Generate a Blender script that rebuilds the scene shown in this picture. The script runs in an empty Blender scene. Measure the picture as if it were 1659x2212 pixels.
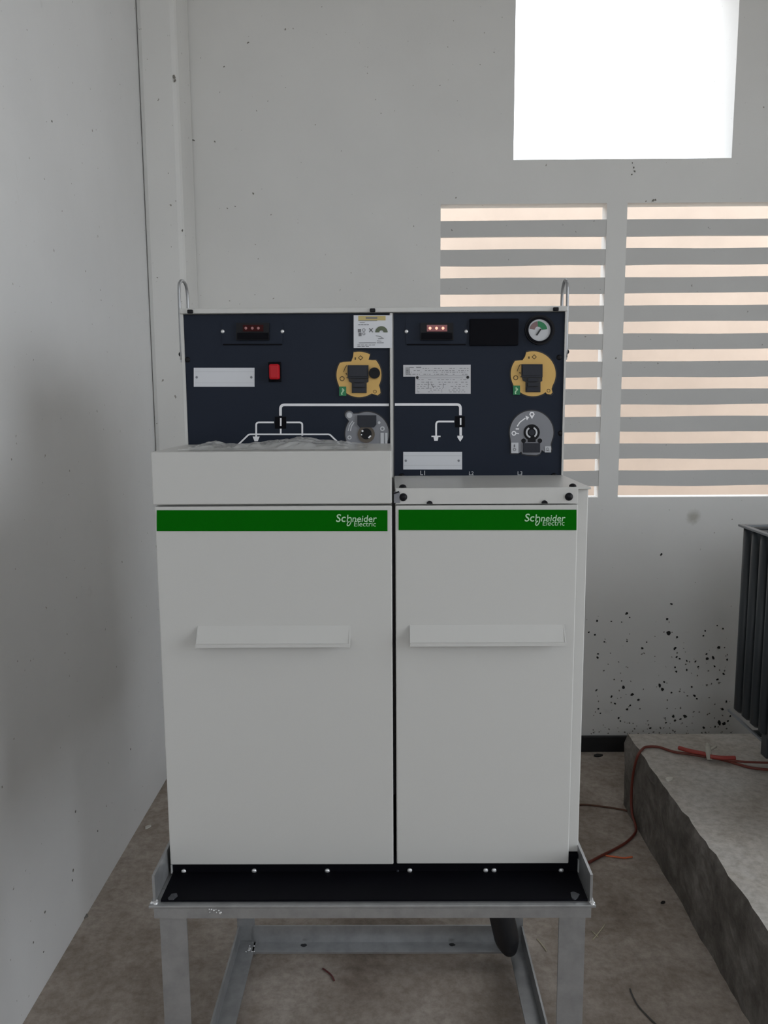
import bpy, bmesh, math, random
from mathutils import Vector, Matrix, noise

random.seed(7)
SC = bpy.context.scene
COL = SC.collection
PI = math.pi

# ------------------------------------------------------------------ camera, world, light, exposure
W_PX, H_PX = 1659, 2212
F_PX, PITCH, YAW, ROLL, EYE = 1749.0, 0.1373, -0.0072, -0.0060, 1.57
cp, sp = math.cos(PITCH), math.sin(PITCH)
FWD = Vector((math.sin(YAW) * cp, math.cos(YAW) * cp, -sp))
R0 = Vector((math.cos(YAW), -math.sin(YAW), 0))
U0 = R0.cross(FWD)
cr, sr = math.cos(ROLL), math.sin(ROLL)
RIGHT = cr * R0 + sr * U0
UP = -sr * R0 + cr * U0
EYEV = Vector((0, 0, EYE))

cam_data = bpy.data.cameras.new('camera')
cam_data.sensor_fit = 'VERTICAL'
cam_data.sensor_height = 36.0
cam_data.lens = F_PX / H_PX * 36.0
cam_data.clip_start = 0.02
cam = bpy.data.objects.new('camera', cam_data)
COL.objects.link(cam)
m = Matrix((RIGHT, UP, -FWD)).transposed().to_4x4()
m.translation = EYEV
cam.matrix_world = m
SC.camera = cam

SC.view_settings.view_transform = 'Standard'
SC.view_settings.look = 'None'
SC.view_settings.gamma = 1.0
SC.view_settings.use_curve_mapping = False
SC.view_settings.exposure = -0.12
try:
    SC.cycles.max_bounces = 10
    SC.cycles.diffuse_bounces = 6
    SC.cycles.use_denoising = True
    SC.cycles.sample_clamp_indirect = 6.0
except Exception:
    pass

SKY_STRENGTH = 5.0
world = bpy.data.worlds.new('overcast_sky')
SC.world = world
world.use_nodes = True
wn, wl = world.node_tree.nodes, world.node_tree.links
wn.clear()
wo = wn.new('ShaderNodeOutputWorld')
wb = wn.new('ShaderNodeBackground')
wb.inputs['Color'].default_value = (0.88, 0.935, 1.0, 1)
wb.inputs['Strength'].default_value = SKY_STRENGTH
wl.new(wb.outputs[0], wo.inputs[0])

def portal(name, loc, rot, sx, sy):
    d = bpy.data.lights.new(name, 'AREA')
    d.shape = 'RECTANGLE'
    d.size, d.size_y = sx, sy
    d.cycles.is_portal = True
    o = bpy.data.objects.new(name, d)
    o.location, o.rotation_euler = loc, rot
    COL.objects.link(o)

# room extents (metres, floor at z = 0, camera above the origin)
XL, XR, YF, YB, ZC = -0.943, 3.4, -2.8, 3.475, 3.7
FRONT_WIN = (-0.7, 0.8, 2.1, 3.4)        # x0, x1, z0, z1 of the high window behind the camera
SIDE_DOOR = (-1.5, 1.25, 0.35, 3.45)        # y0, y1, z0, z1 of the wide opening in the right wall
WIN = (0.5125, 1.400, 2.539, 3.32)       # open window in the back wall
LOUV_A = (0.2157, 0.8998, 1.1485, 2.3665)      # the wall openings that take the louvers
LOUV_B = (0.9833, 1.6674, 1.1485, 2.3665)
portal('front_portal', ((FRONT_WIN[0] + FRONT_WIN[1]) / 2, YF - .21, (FRONT_WIN[2] + FRONT_WIN[3]) / 2), (PI / 2, 0, 0), FRONT_WIN[1] - FRONT_WIN[0] + .05, FRONT_WIN[3] - FRONT_WIN[2] + .05)
portal('side_portal', (XR + .21, (SIDE_DOOR[0] + SIDE_DOOR[1]) / 2, (SIDE_DOOR[2] + SIDE_DOOR[3]) / 2), (PI / 2, 0, PI / 2), SIDE_DOOR[1] - SIDE_DOOR[0] + .05, SIDE_DOOR[3] - SIDE_DOOR[2] + .05)
portal('window_portal', ((WIN[0] + WIN[1]) / 2, YB + .27, (WIN[2] + WIN[3]) / 2), (-PI / 2, 0, 0), .9, .8)

# ------------------------------------------------------------------ measuring helpers
def ray(x, y):
    d = FWD + (x - W_PX / 2) / F_PX * RIGHT - (y - H_PX / 2) / F_PX * UP
    return d
def onY(x, y, Y):
    d = ray(x, y); return EYEV + d * (Y / d.y)
def onZ(x, y, Z):
    d = ray(x, y); return EYEV + d * ((Z - EYE) / d.z)
def onX(x, y, X):
    d = ray(x, y); return EYEV + d * (X / d.x)

# ------------------------------------------------------------------ materials
def mat(name, col, rough=.5, metal=0., spec=.5, var=0., vscale=8., bump=0., bscale=60., col2=None, alpha=1., emit=None, estr=0.):
    M = bpy.data.materials.new(name)
    M.use_nodes = True
    N, L = M.node_tree.nodes, M.node_tree.links
    b = N['Principled BSDF']
    b.inputs['Base Color'].default_value = (*col, 1)
    b.inputs['Roughness'].default_value = rough
    b.inputs['Metallic'].default_value = metal
    b.inputs['Specular IOR Level'].default_value = spec
    b.inputs['Alpha'].default_value = alpha
    if emit:
        b.inputs['Emission Color'].default_value = (*emit, 1)
        b.inputs['Emission Strength'].default_value = estr
    tc = N.new('ShaderNodeTexCoord')
    if var or col2:
        n = N.new('ShaderNodeTexNoise'); n.inputs['Scale'].default_value = vscale; n.inputs['Detail'].default_value = 6; n.inputs['Roughness'].default_value = .62
        L.new(tc.outputs['Object'], n.inputs['Vector'])
        r = N.new('ShaderNodeValToRGB')
        c2 = col2 or tuple(max(0, c * (1 - var)) for c in col)
        r.color_ramp.elements[0].position = .34; r.color_ramp.elements[0].color = (*c2, 1)
        r.color_ramp.elements[1].position = .66; r.color_ramp.elements[1].color = (*col, 1)
        L.new(n.outputs['Fac'], r.inputs['Fac']); L.new(r.outputs['Color'], b.inputs['Base Color'])
    if bump:
        n2 = N.new('ShaderNodeTexNoise'); n2.inputs['Scale'].default_value = bscale; n2.inputs['Detail'].default_value = 5
        L.new(tc.outputs['Object'], n2.inputs['Vector'])
        bp = N.new('ShaderNodeBump'); bp.inputs['Strength'].default_value = bump; bp.inputs['Distance'].default_value = .004
        L.new(n2.outputs['Fac'], bp.inputs['Height']); L.new(bp.outputs['Normal'], b.inputs['Normal'])
    return M

def plaster(name, col, dirt, spots=()):
    """painted plaster: slow tone change, fine bump, sparse specks; spots = (x, y, z, radius, colour, amount) smears of dirt"""
    M = bpy.data.materials.new(name); M.use_nodes = True
    N, L = M.node_tree.nodes, M.node_tree.links
    b = N['Principled BSDF']; b.inputs['Roughness'].default_value = .75; b.inputs['Specular IOR Level'].default_value = .25
    tc = N.new('ShaderNodeTexCoord')
    def noise_(s, d=5, r=.55):
        n = N.new('ShaderNodeTexNoise'); n.inputs['Scale'].default_value = s; n.inputs['Detail'].default_value = d; n.inputs['Roughness'].default_value = r
        L.new(tc.outputs['Object'], n.inputs['Vector']); return n.outputs['Fac']
    def ramp(f, p0, p1, c0=(0, 0, 0, 1), c1=(1, 1, 1, 1)):
        r = N.new('ShaderNodeValToRGB'); r.color_ramp.elements[0].position = p0; r.color_ramp.elements[1].position = p1
        r.color_ramp.elements[0].color = c0; r.color_ramp.elements[1].color = c1
        L.new(f, r.inputs['Fac']); return r.outputs['Color']
    def mix(f, a, c):
        x = N.new('ShaderNodeMix'); x.data_type = 'RGBA'
        L.new(f, x.inputs['Factor']); L.new(a, x.inputs['A'])
        if hasattr(c, 'is_linked'): L.new(c, x.inputs['B'])
        else: x.inputs['B'].default_value = (*c, 1)
        return x.outputs['Result']
    base = ramp(noise_(1.6), .35, .7, (*[c * .93 for c in col], 1), (*col, 1))
    speck = ramp(noise_(55, 2, .5), .735, .77)
    base = mix(speck, base, dirt)
    sm = ramp(noise_(9, 4, .6), .70, .82)
    sc = N.new('ShaderNodeMath'); sc.operation = 'MULTIPLY'; sc.inputs[1].default_value = .25; L.new(sm, sc.inputs[0])
    base = mix(sc.outputs[0], base, dirt)
    for (x, y, z, rad, c, amt) in spots:
        d = N.new('ShaderNodeVectorMath'); d.operation = 'DISTANCE'; d.inputs[1].default_value = (x, y, z); L.new(tc.outputs['Object'], d.inputs[0])
        n = noise_(22, 4, .6)
        ad = N.new('ShaderNodeMath'); ad.operation = 'MULTIPLY_ADD'; ad.inputs[1].default_value = rad * 1.6; L.new(n, ad.inputs[0]); L.new(d.outputs['Value'], ad.inputs[2])
        mr = N.new('ShaderNodeMapRange'); mr.inputs['From Min'].default_value = rad * 1.0; mr.inputs['From Max'].default_value = rad * 2.0
        mr.inputs['To Min'].default_value = amt; mr.inputs['To Max'].default_value = 0; L.new(ad.outputs[0], mr.inputs['Value'])
        base = mix(mr.outputs['Result'], base, c)
    L.new(base, b.inputs['Base Color'])
    bp = N.new('ShaderNodeBump'); bp.inputs['Strength'].default_value = .25; bp.inputs['Distance'].default_value = .004
    L.new(noise_(14, 8, .6), bp.inputs['Height']); L.new(bp.outputs['Normal'], b.inputs['Normal'])
    return M

def concrete(name, c_lo, c_mid, c_hi, scale=2.6, bump=.55, grit=38):
    M = bpy.data.materials.new(name); M.use_nodes = True
    N, L = M.node_tree.nodes, M.node_tree.links
    b = N['Principled BSDF']; b.inputs['Roughness'].default_value = .8; b.inputs['Specular IOR Level'].default_value = .3
    tc = N.new('ShaderNodeTexCoord')
    def nz(s, d, r, dist=0.):
        n = N.new('ShaderNodeTexNoise'); n.inputs['Scale'].default_value = s; n.inputs['Detail'].default_value = d; n.inputs['Roughness'].default_value = r; n.inputs['Distortion'].default_value = dist
        L.new(tc.outputs['Object'], n.inputs['Vector']); return n.outputs['Fac']
    r = N.new('ShaderNodeValToRGB'); e = r.color_ramp.elements
    e[0].position = .3; e[0].color = (*c_lo, 1); e[1].position = .68; e[1].color = (*c_hi, 1)
    k = e.new(.5); k.color = (*c_mid, 1)
    L.new(nz(scale, 9, .68, .4), r.inputs['Fac'])
    g = N.new('ShaderNodeValToRGB'); g.color_ramp.elements[0].position = .36; g.color_ramp.elements[0].color = (.55, .53, .5, 1); g.color_ramp.elements[1].position = .6; g.color_ramp.elements[1].color = (1, 1, 1, 1)
    L.new(nz(grit, 6, .7), g.inputs['Fac'])
    mx = N.new('ShaderNodeMix'); mx.data_type = 'RGBA'; mx.blend_type = 'MULTIPLY'; mx.inputs['Factor'].default_value = .6
    L.new(r.outputs['Color'], mx.inputs['A']); L.new(g.outputs['Color'], mx.inputs['B'])
    L.new(mx.outputs['Result'], b.inputs['Base Color'])
    bp = N.new('ShaderNodeBump'); bp.inputs['Strength'].default_value = bump; bp.inputs['Distance'].default_value = .006
    L.new(nz(grit * .8, 8, .65), bp.inputs['Height']); L.new(bp.outputs['Normal'], b.inputs['Normal'])
    return M

stain_p = onY(1497, 1118, YB)
M_wall = plaster('wall_plaster', (.76, .755, .735), (.30, .28, .25), [(stain_p.x, YB, stain_p.z, .032, (.27, .26, .19), .55)])
M_wall_left = plaster('side_wall_plaster', (.76, .76, .755), (.34, .32, .29))
M_ceil = mat('ceiling_paint', (.75, .75, .74), .85)
M_floor = concrete('floor_concrete', (.225, .18, .145), (.385, .33, .285), (.53, .475, .425))
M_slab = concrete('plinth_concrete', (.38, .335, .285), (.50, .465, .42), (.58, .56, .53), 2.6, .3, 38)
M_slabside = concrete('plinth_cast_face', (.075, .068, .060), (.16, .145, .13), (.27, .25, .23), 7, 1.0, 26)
M_louv = plaster('louver_concrete', (.62, .615, .60), (.25, .24, .22))
M_peach = mat('peach_render', (.57, .465, .385), .9, var=.12, vscale=2)
M_ground = mat('outdoor_ground', (.30, .26, .21), .95, var=.3, vscale=1.5)
M_skirt = mat('black_skirting', (.012, .012, .014), .45)
M_white = mat('white_enamel', (.545, .54, .52), .38, spec=.45, bump=.03, bscale=500)
M_panel = mat('dark_panel_enamel', (.0115, .0165, .029), .5, spec=.16, bump=.03, bscale=400)
M_black = mat('black_plastic', (.006, .006, .008), .45, spec=.2)
M_blacksoft = mat('matt_black_steel', (.003, .003, .005), .6, spec=.08)
M_darkgrey = mat('dark_grey_plastic', (.022, .024, .032), .45, spec=.25)
M_green = mat('green_strip_print', (.0003, .118, .0005), .55, spec=.05)
M_mint = mat('pale_mint_lettering', (.42, .66, .42), .5)
M_yellow = mat('yellow_ochre_plate', (.62, .385, .11), .5)
M_taggreen = mat('green_tag', (.01, .17, .06), .5)
M_grey = mat('grey_plate', (.20, .205, .225), .5)
M_lgrey = mat('light_grey_plate', (.50, .51, .53), .5)
M_plate = mat('white_name_plate', (.62, .63, .66), .4)
M_print = mat('grey_print', (.17, .17, .18), .6)
M_ink = mat('black_print', (.02, .02, .022), .6)
M_line = mat('white_mimic_line', (.80, .80, .82), .45)
M_red = mat('red_plastic', (.45, .007, .014), .4, spec=.25)
M_galv = mat('galvanised_steel', (.40, .405, .41), .36, metal=.65, var=.2, vscale=26)
M_zinc = mat('zinc_bolt', (.72, .72, .72), .35, metal=.6)
M_brass = mat('bronzed_socket', (.09, .075, .06), .3, metal=.7)
M_ledon = mat('lit_red_led', (.6, .05, .03), .3, emit=(1., .35, .25), estr=2.2)
M_leddim = mat('faint_led', (.16, .07, .07), .3, emit=(.5, .25, .25), estr=.25)
M_redwin = mat('red_window', (.10, .004, .004), .2, emit=(.5, .03, .02), estr=.12)
M_dim = mat('dim_red_window', (.035, .003, .003), .4, spec=.1)
M_trans = mat('transformer_paint', (.028, .034, .040), .38, spec=.5)
M_transrim = mat('transformer_rim', (.22, .235, .25), .4)
M_wire = mat('red_wire_sheath', (.15, .03, .018), .5)
M_wire2 = mat('brown_wire_sheath', (.10, .04, .02), .6)
M_orange = mat('orange_sheath', (.70, .16, .06), .5)
M_tie = mat('pale_tape', (.42, .40, .34), .6)
M_hose = mat('black_rubber', (.012, .012, .014), .5)
M_slot = mat('slot_grey', (.045, .047, .055), .4)  # even dark grey of the mounting slots, paler than the base
M_straw = mat('straw', (.55, .50, .36), .8)
M_splat = mat('black_mould', (.018, .017, .016), .9)
M_brown = mat('brown_print', (.10, .06, .012), .6)
M_grime = mat('faint_grime', (.20, .19, .17), .9)
def film_mat():
    M = bpy.data.materials.new('clear_film'); M.use_nodes = True
    N, L = M.node_tree.nodes, M.node_tree.links
    b = N['Principled BSDF']; b.inputs['Base Color'].default_value = (.92, .93, .92, 1); b.inputs['Roughness'].default_value = .10
    t = N.new('ShaderNodeBsdfTransparent'); x = N.new('ShaderNodeMixShader'); x.inputs[0].default_value = .46
    L.new(t.outputs[0], x.inputs[1]); L.new(b.outputs[0], x.inputs[2]); L.new(x.outputs[0], N['Material Output'].inputs['Surface'])
    return M
M_film = film_mat()

# ------------------------------------------------------------------ mesh helpers
class MB:
    """collects shapes in world coordinates and links them as one mesh object"""
    def __init__(s): s.bm = bmesh.new()
    def box(s, x0, x1, y0, y1, z0, z1, bev=0.):
        b2 = bmesh.new()
        v = [b2.verts.new((x, y, z)) for z in (z0, z1) for y in (y0, y1) for x in (x0, x1)]
        for f in ((0, 2, 3, 1), (4, 5, 7, 6), (0, 1, 5, 4), (2, 6, 7, 3), (0, 4, 6, 2), (1, 3, 7, 5)):
            b2.faces.new([v[i] for i in f])
        if bev: bmesh.ops.bevel(b2, geom=b2.edges[:], offset=bev, segments=2, affect='EDGES', profile=.5)
        s._merge(b2); return s
    def _merge(s, b2):
        mp = {v: s.bm.verts.new(v.co) for v in b2.verts}
        for f in b2.faces:
            try:
                nf = s.bm.faces.new([mp[v] for v in f.verts]); nf.smooth = f.smooth
            except ValueError: pass
        b2.free()
    def prism(s, pts, t, axis):
        """pts: planar polygon of Vectors, pushed by t along axis"""
        a = Vector(axis) * t
        v0 = [s.bm.verts.new(p) for p in pts]; v1 = [s.bm.verts.new(Vector(p) + a) for p in pts]
        n = len(pts)
        s.bm.faces.new(v0[::-1]); s.bm.faces.new(v1)
        for i in range(n): s.bm.faces.new((v0[i], v0[(i + 1) % n], v1[(i + 1) % n], v1[i]))
        return s
    def plate(s, px, Y, t):
        """a flat plate whose outline is measured on the photo, lying on the vertical plane Y and t thick towards the viewer"""
        return s.prism([onY(x, y, Y) for x, y in px], t, (0, -1, 0))
    def rect(s, x0, y0, x1, y1, Y, t): return s.plate([(x0, y0), (x1, y0), (x1, y1), (x0, y1)], Y, t)
    def disc(s, cx, cy, r, Y, t, n=28): return s.plate(circ(cx, cy, r, n), Y, t)
    def ringp(s, cx, cy, r0, r1, Y, t, a0=0, a1=360, n=28):
        o = circ(cx, cy, r1, n, a0, a1); i = circ(cx, cy, r0, n, a0, a1)
        for k in range(len(o) - (0 if a1 - a0 >= 360 else 1)):
            j = (k + 1) % len(o)
            s.plate([o[k], o[j], i[j], i[k]], Y, t)
        return s
    def ribbon(s, px, w, Y, t, rad=0):
        """a raised line of width w px"""
        p = [Vector((a, b)) for a, b in px]
        if rad:
            q = [p[0]]
            for i in range(1, len(p) - 1):
                a = (p[i - 1] - p[i]).normalized(); c = (p[i + 1] - p[i]).normalized()
                A, C = p[i] + a * rad, p[i] + c * rad
                for k in range(7):
                    u = k / 6; q.append(A * (1 - u) ** 2 + p[i] * 2 * u * (1 - u) + C * u * u)
            q.append(p[-1]); p = q
        l, r = [], []
        for i in range(len(p)):
            d1 = (p[i] - p[i - 1]).normalized() if i else (p[1] - p[0]).normalized()
            d2 = (p[i + 1] - p[i]).normalized() if i < len(p) - 1 else d1
            d = (d1 + d2).normalized(); n = Vector((-d.y, d.x)); k = w / 2 / max(.4, n.dot(Vector((-d1.y, d1.x))))
            l.append(p[i] + n * k); r.append(p[i] - n * k)
        return s.plate([(v.x, v.y) for v in l + r[::-1]], Y, t)
    def tube(s, pts, rad, n=10, smooth=True, sub=6, taper=None):
        P = [Vector(p) for p in pts]
        if smooth and len(P) > 2:
            Q = []
            for i in range(len(P) - 1):
                a, b, c, d = P[max(i - 1, 0)], P[i], P[i + 1], P[min(i + 2, len(P) - 1)]
                for k in range(sub):
                    u = k / sub
                    Q.append(.5 * ((2 * b) + (c - a) * u + (2 * a - 5 * b + 4 * c - d) * u * u + (3 * b - a - 3 * c + d) * u ** 3))
            Q.append(P[-1]); P = Q
        rings = []; nrm = None
        for i, p in enumerate(P):
            t = (P[min(i + 1, len(P) - 1)] - P[max(i - 1, 0)]).normalized()
            if nrm is None: nrm = t.orthogonal().normalized()
            nrm = (nrm - t * nrm.dot(t)).normalized(); bn = t.cross(nrm)
            rr = rad if taper is None else rad * taper(i / (len(P) - 1))
            rings.append([s.bm.verts.new(p + rr * (math.cos(2 * PI * k / n) * nrm + math.sin(2 * PI * k / n) * bn)) for k in range(n)])
        for a, b in zip(rings, rings[1:]):
            for k in range(n):
                f = s.bm.faces.new((a[k], a[(k + 1) % n], b[(k + 1) % n], b[k])); f.smooth = True
        s.bm.faces.new(rings[0][::-1]); s.bm.faces.new(rings[-1]); return s
    def dome(s, c, r, h, axis, n=16, m_=5):
        ax = Vector(axis).normalized(); a = ax.orthogonal().normalized(); b = ax.cross(a); c = Vector(c); rings = []
        for i in range(m_):
            t = i / m_ * PI / 2
            rings.append([s.bm.verts.new(c + ax * h * math.sin(t) + r * math.cos(t) * (math.cos(2 * PI * k / n) * a + math.sin(2 * PI * k / n) * b)) for k in range(n)])
        top = s.bm.verts.new(c + ax * h)
        for p, q in zip(rings, rings[1:]):
            for k in range(n):
                f = s.bm.faces.new((p[k], p[(k + 1) % n], q[(k + 1) % n], q[k])); f.smooth = True
        for k in range(n):
            f = s.bm.faces.new((rings[-1][k], rings[-1][(k + 1) % n], top)); f.smooth = True
        s.bm.faces.new(rings[0][::-1]); return s
    def blob(s, c, r, axis, h=.0012, stretch=1., ang=0.):
        ax = Vector(axis).normalized()
        a = Vector((0, 0, 1)).cross(ax).normalized() if abs(ax.z) < .9 else Vector((1, 0, 0)); b = ax.cross(a); c = Vector(c); n = 11
        pts = []
        for k in range(n):
            t = 2 * PI * k / n; q = r * random.uniform(.72, 1.12)
            u, v = q * math.cos(t) * stretch, q * math.sin(t) / stretch ** .5
            pts.append(c + a * (u * math.cos(ang) - v * math.sin(ang)) + b * (u * math.sin(ang) + v * math.cos(ang)))
        return s.prism(pts, h, ax)
    def text(s, body, x0, x1, ybase, Y, t, bold=0., slant=0., ysc=1.):
        cu = bpy.data.curves.new('lettering', 'FONT'); cu.body = body; cu.offset = bold; cu.extrude = 0; cu.resolution_u = 3; cu.shear = slant
        o = bpy.data.objects.new('lettering', cu); COL.objects.link(o)
        dg = bpy.context.evaluated_depsgraph_get(); me = bpy.data.meshes.new_from_object(o.evaluated_get(dg))
        bpy.data.objects.remove(o); bpy.data.curves.remove(cu)
        xs = [v.co.x for v in me.vertices]; mn, mx = min(xs), max(xs)
        A, B = onY(x0, ybase, Y), onY(x1, ybase, Y); k = (B - A).length / (mx - mn); d = (B - A).normalized(); u = Vector((-d.z, 0, d.x))
        mp = [s.bm.verts.new(A + d * (v.co.x - mn) * k + u * v.co.y * k * ysc + Vector((0, -t, 0))) for v in me.vertices]
        for p in me.polygons:
            try: s.bm.faces.new([mp[i] for i in p.vertices])
            except ValueError: pass
        bpy.data.meshes.remove(me); return s
    def build(s, name, material, parent=None, mats=None):
        root = parent
        while root is not None and root.parent is not None: root = root.parent
        if root is not None:
            off = Vector(root.location)
            for v in s.bm.verts: v.co -= off
        bmesh.ops.recalc_face_normals(s.bm, faces=s.bm.faces[:])
        me = bpy.data.meshes.new(name); s.bm.to_mesh(me); s.bm.free()
        me.materials.append(material)
        for x in (mats or ()): me.materials.append(x)
        o = bpy.data.objects.new(name, me); COL.objects.link(o)
        if parent is not None: o.parent = parent
        return o

def circ(cx, cy, r, n=28, a0=0, a1=360):
    full = a1 - a0 >= 360
    k = n if full else n + 1
    return [(cx + r * math.cos(math.radians(a0 + (a1 - a0) * i / n)), cy - r * math.sin(math.radians(a0 + (a1 - a0) * i / n))) for i in range(k)]

def thing(name, label, cat, loc=(0, 0, 0), group=None):
    o = bpy.data.objects.new(name, None); o.empty_display_size = .05; o.location = loc; COL.objects.link(o)
    o['label'] = label; o['category'] = cat
    if group: o['group'] = group
    return o
def tag(o, label, cat, group=None, kind=None):
    o['label'] = label; o['category'] = cat
    if group: o['group'] = group
    if kind: o['kind'] = kind
    return o
def struct(o, label=None):
    o['kind'] = 'structure'
    if label: o['label'] = label
    return o
def recentre(o):
    """origin of a one-mesh thing to the foot of its bounding box"""
    me = o.data; n = len(me.vertices)
    c = Vector((sum(v.co.x for v in me.vertices) / n, sum(v.co.y for v in me.vertices) / n, min(v.co.z for v in me.vertices)))
    me.transform(Matrix.Translation(-c)); o.location = c
    return o

# ------------------------------------------------------------------ the room
struct(MB().box(XL - .2, XR + .2, YF - .2, YB + .25, -.15, 0).build('floor', M_floor), 'stained brown-grey concrete floor')
struct(MB().box(XL - .2, XR + .2, YF - .2, YB + .25, ZC, ZC + .15).build('ceiling', M_ceil), 'pale ceiling')
struct(MB().box(XL - .2, XL, YF - .2, YB + .25, 0, ZC).build('wall_left', M_wall_left), 'pale plastered wall left of the cabinets')

def holed_wall(name, u0, u1, z0, z1, holes, build_cell, material, label):
    us = sorted({u0, u1, *[h[0] for h in holes], *[h[1] for h in holes]}); zs = sorted({z0, z1, *[h[2] for h in holes], *[h[3] for h in holes]})
    b = MB()
    def solid(i, j):
        if i < 0 or j < 0 or i >= len(us) - 1 or j >= len(zs) - 1: return False
        u, z = (us[i] + us[i + 1]) / 2, (zs[j] + zs[j + 1]) / 2
        return not any(h[0] < u < h[1] and h[2] < z < h[3] for h in holes)
    P = build_cell
    def quad(*p): b.bm.faces.new([b.bm.verts.new(q) for q in p])
    for i in range(len(us) - 1):
        for j in range(len(zs) - 1):
            if not solid(i, j): continue
            a, c, d, e = us[i], us[i + 1], zs[j], zs[j + 1]
            quad(P(a, 0, d), P(c, 0, d), P(c, 0, e), P(a, 0, e)); quad(P(a, 1, d), P(a, 1, e), P(c, 1, e), P(c, 1, d))
            if not solid(i - 1, j): quad(P(a, 0, d), P(a, 0, e), P(a, 1, e), P(a, 1, d))
            if not solid(i + 1, j): quad(P(c, 0, d), P(c, 1, d), P(c, 1, e), P(c, 0, e))
            if not solid(i, j - 1): quad(P(a, 0, d), P(a, 1, d), P(c, 1, d), P(c, 0, d))
            if not solid(i, j + 1): quad(P(a, 0, e), P(c, 0, e), P(c, 1, e), P(a, 1, e))
    bmesh.ops.remove_doubles(b.bm, verts=b.bm.verts[:], dist=1e-5)
    return struct(b.build(name, material), label)
WT = .075
big = (WIN[0] - .012, WIN[1] + .012, WIN[2] - .012, WIN[3] + .012)
holed_wall('wall_back', XL, XR, 0, ZC, [big, LOUV_A, LOUV_B], lambda u, k, z: Vector((u, YB + k * WT, z)), M_wall, 'pale plastered back wall with window opening and louvers')
holed_wall('wall_front', XL, XR, 0, ZC, [FRONT_WIN], lambda u, k, z: Vector((u, YF - k * .2, z)), M_wall_left, 'pale plastered wall with a high window')
holed_wall('wall_right', YF, YB, 0, ZC, [SIDE_DOOR], lambda u, k, z: Vector((XR + k * .2, u, z)), M_wall_left, 'pale plastered wall with wide open side')
# plaster lining of the open window
b = MB(); x0, x1, z0, z1 = WIN; e = .012; LD = .26     # the lining runs deeper than the louvred wall panel
b.box(x0 - e, x1 + e, YB, YB + LD, z0 - e, z0); b.box(x0 - e, x1 + e, YB, YB + LD, z1, z1 + e)
b.box(x0 - e, x0, YB, YB + LD, z0, z1); b.box(x1, x1 + e, YB, YB + LD, z0, z1)
struct(b.build('window_1', M_wall), 'bright open window high in the back wall')
# corner pillar and black skirting
pk = .794
struct(MB().box(XL, -pk, 3.248, YB, 0, ZC, .02).build('trim_1', M_wall), 'plastered corner pillar')
struct(MB().box(-pk, XR, YB - .018, YB, 0, .072, .003).build('baseboard_back', M_skirt), 'black skirting along the foot of the back wall')

# louvred vents: eleven openings between sloping concrete slats
def louvers(name, box, label, seed):
    b = MB(); x0, x1, z0, z1 = box; z1 -= .015; pitch = .1153; op = .050; sl = pitch - op
    n = 10; seg = 14; rnd = random.Random(seed)
    for k in range(n):
        zt = z1 - op - k * pitch
        w = [rnd.uniform(-.0014, .0014) for _ in range(4)]
        prof = lambda u, f: (w[0] * math.cos(u * 3 + k) + w[1] * math.sin(u * 7 + k)) * f
        rings = []
        for i in range(seg + 1):
            u = i / seg; x = x0 + (x1 - x0) * u; dt, db = prof(u, 1), prof(u + .7, 1.3)
            rings.append([b.bm.verts.new((x, YB + .002, zt + dt)), b.bm.verts.new((x, YB + .002, zt - sl + db)),
                          b.bm.verts.new((x, YB + .04, zt - sl + .004 + db)), b.bm.verts.new((x, YB + .04, zt - .004 + dt))])
        for p, q in zip(rings, rings[1:]):
            for i in range(4): b.bm.faces.new((p[i], p[(i + 1) % 4], q[(i + 1) % 4], q[i]))
        b.bm.faces.new(rings[0]); b.bm.faces.new(rings[-1][::-1])
    return struct(b.build(name, M_louv), label)
louvers('window_2', LOUV_A, 'concrete louvred vent partly hidden behind the switchgear', 3)
louvers('window_3', LOUV_B, 'concrete louvred vent right of the mullion', 5)

# outdoors: ground and the peach rendered wall seen through the slats
struct(MB().box(-30, 30, -30, 30, -.35, -.16).build('ground', M_ground), 'outdoor ground')
struct(MB().box(-6, 9, 5.2, 5.4, -.16, 2.93).build('wall_outside', M_peach), 'peach rendered boundary wall outdoors')

# concrete plinth carrying the transformer: rough cast edge
SX, SZ, SY = .9066, .2883, 2.983
b = MB(); b2 = bmesh.new()
NX, NY, NZ = 10, 120, 8
def slabv(x, y, z):
    v = Vector((x, y, z)); q = noise.noise(Vector((x * 5, y * 7, z * 11))) * .006 + noise.noise(Vector((x * 20, y * 40, z * 30))) * .005
    if x < SX + .001:
        v.x += q
        if z > SZ - .001: v.x += .006 + abs(noise.noise(Vector((3, y * 24, 1)))) * .010
    elif z > SZ - .001 and x < SX + .2: v.z += noise.noise(Vector((x * 6, y * 6, 0))) * .002
    return v
ys = [-1.2 + (SY + 1.2) * i / NY for i in range(NY + 1)]
zs = [SZ * j / NZ for j in range(NZ + 1)]
side = [[b2.verts.new(slabv(SX, y, z)) for z in zs] for y in ys]
for i in range(NY):
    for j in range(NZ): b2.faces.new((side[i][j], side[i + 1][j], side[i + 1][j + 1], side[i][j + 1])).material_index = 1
xs = [SX + .01 + (XR - SX - .012) * (i / NX) ** 1.6 for i in range(1, NX + 1)]
top = [[side[i][NZ]] + [b2.verts.new(slabv(x, y, SZ)) for x in xs] for i, y in enumerate(ys)]
for i in range(NY):
    for k in range(NX): b2.faces.new((top[i][k], top[i + 1][k], top[i + 1][k + 1], top[i][k + 1]))
bl = [b2.verts.new((xs[-1], y, 0)) for y in (ys[0], ys[-1])]
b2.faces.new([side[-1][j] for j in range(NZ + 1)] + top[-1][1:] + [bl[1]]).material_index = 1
b2.faces.new([side[0][j] for j in range(NZ + 1)] + top[0][1:] + [bl[0]]).material_index = 1
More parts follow.
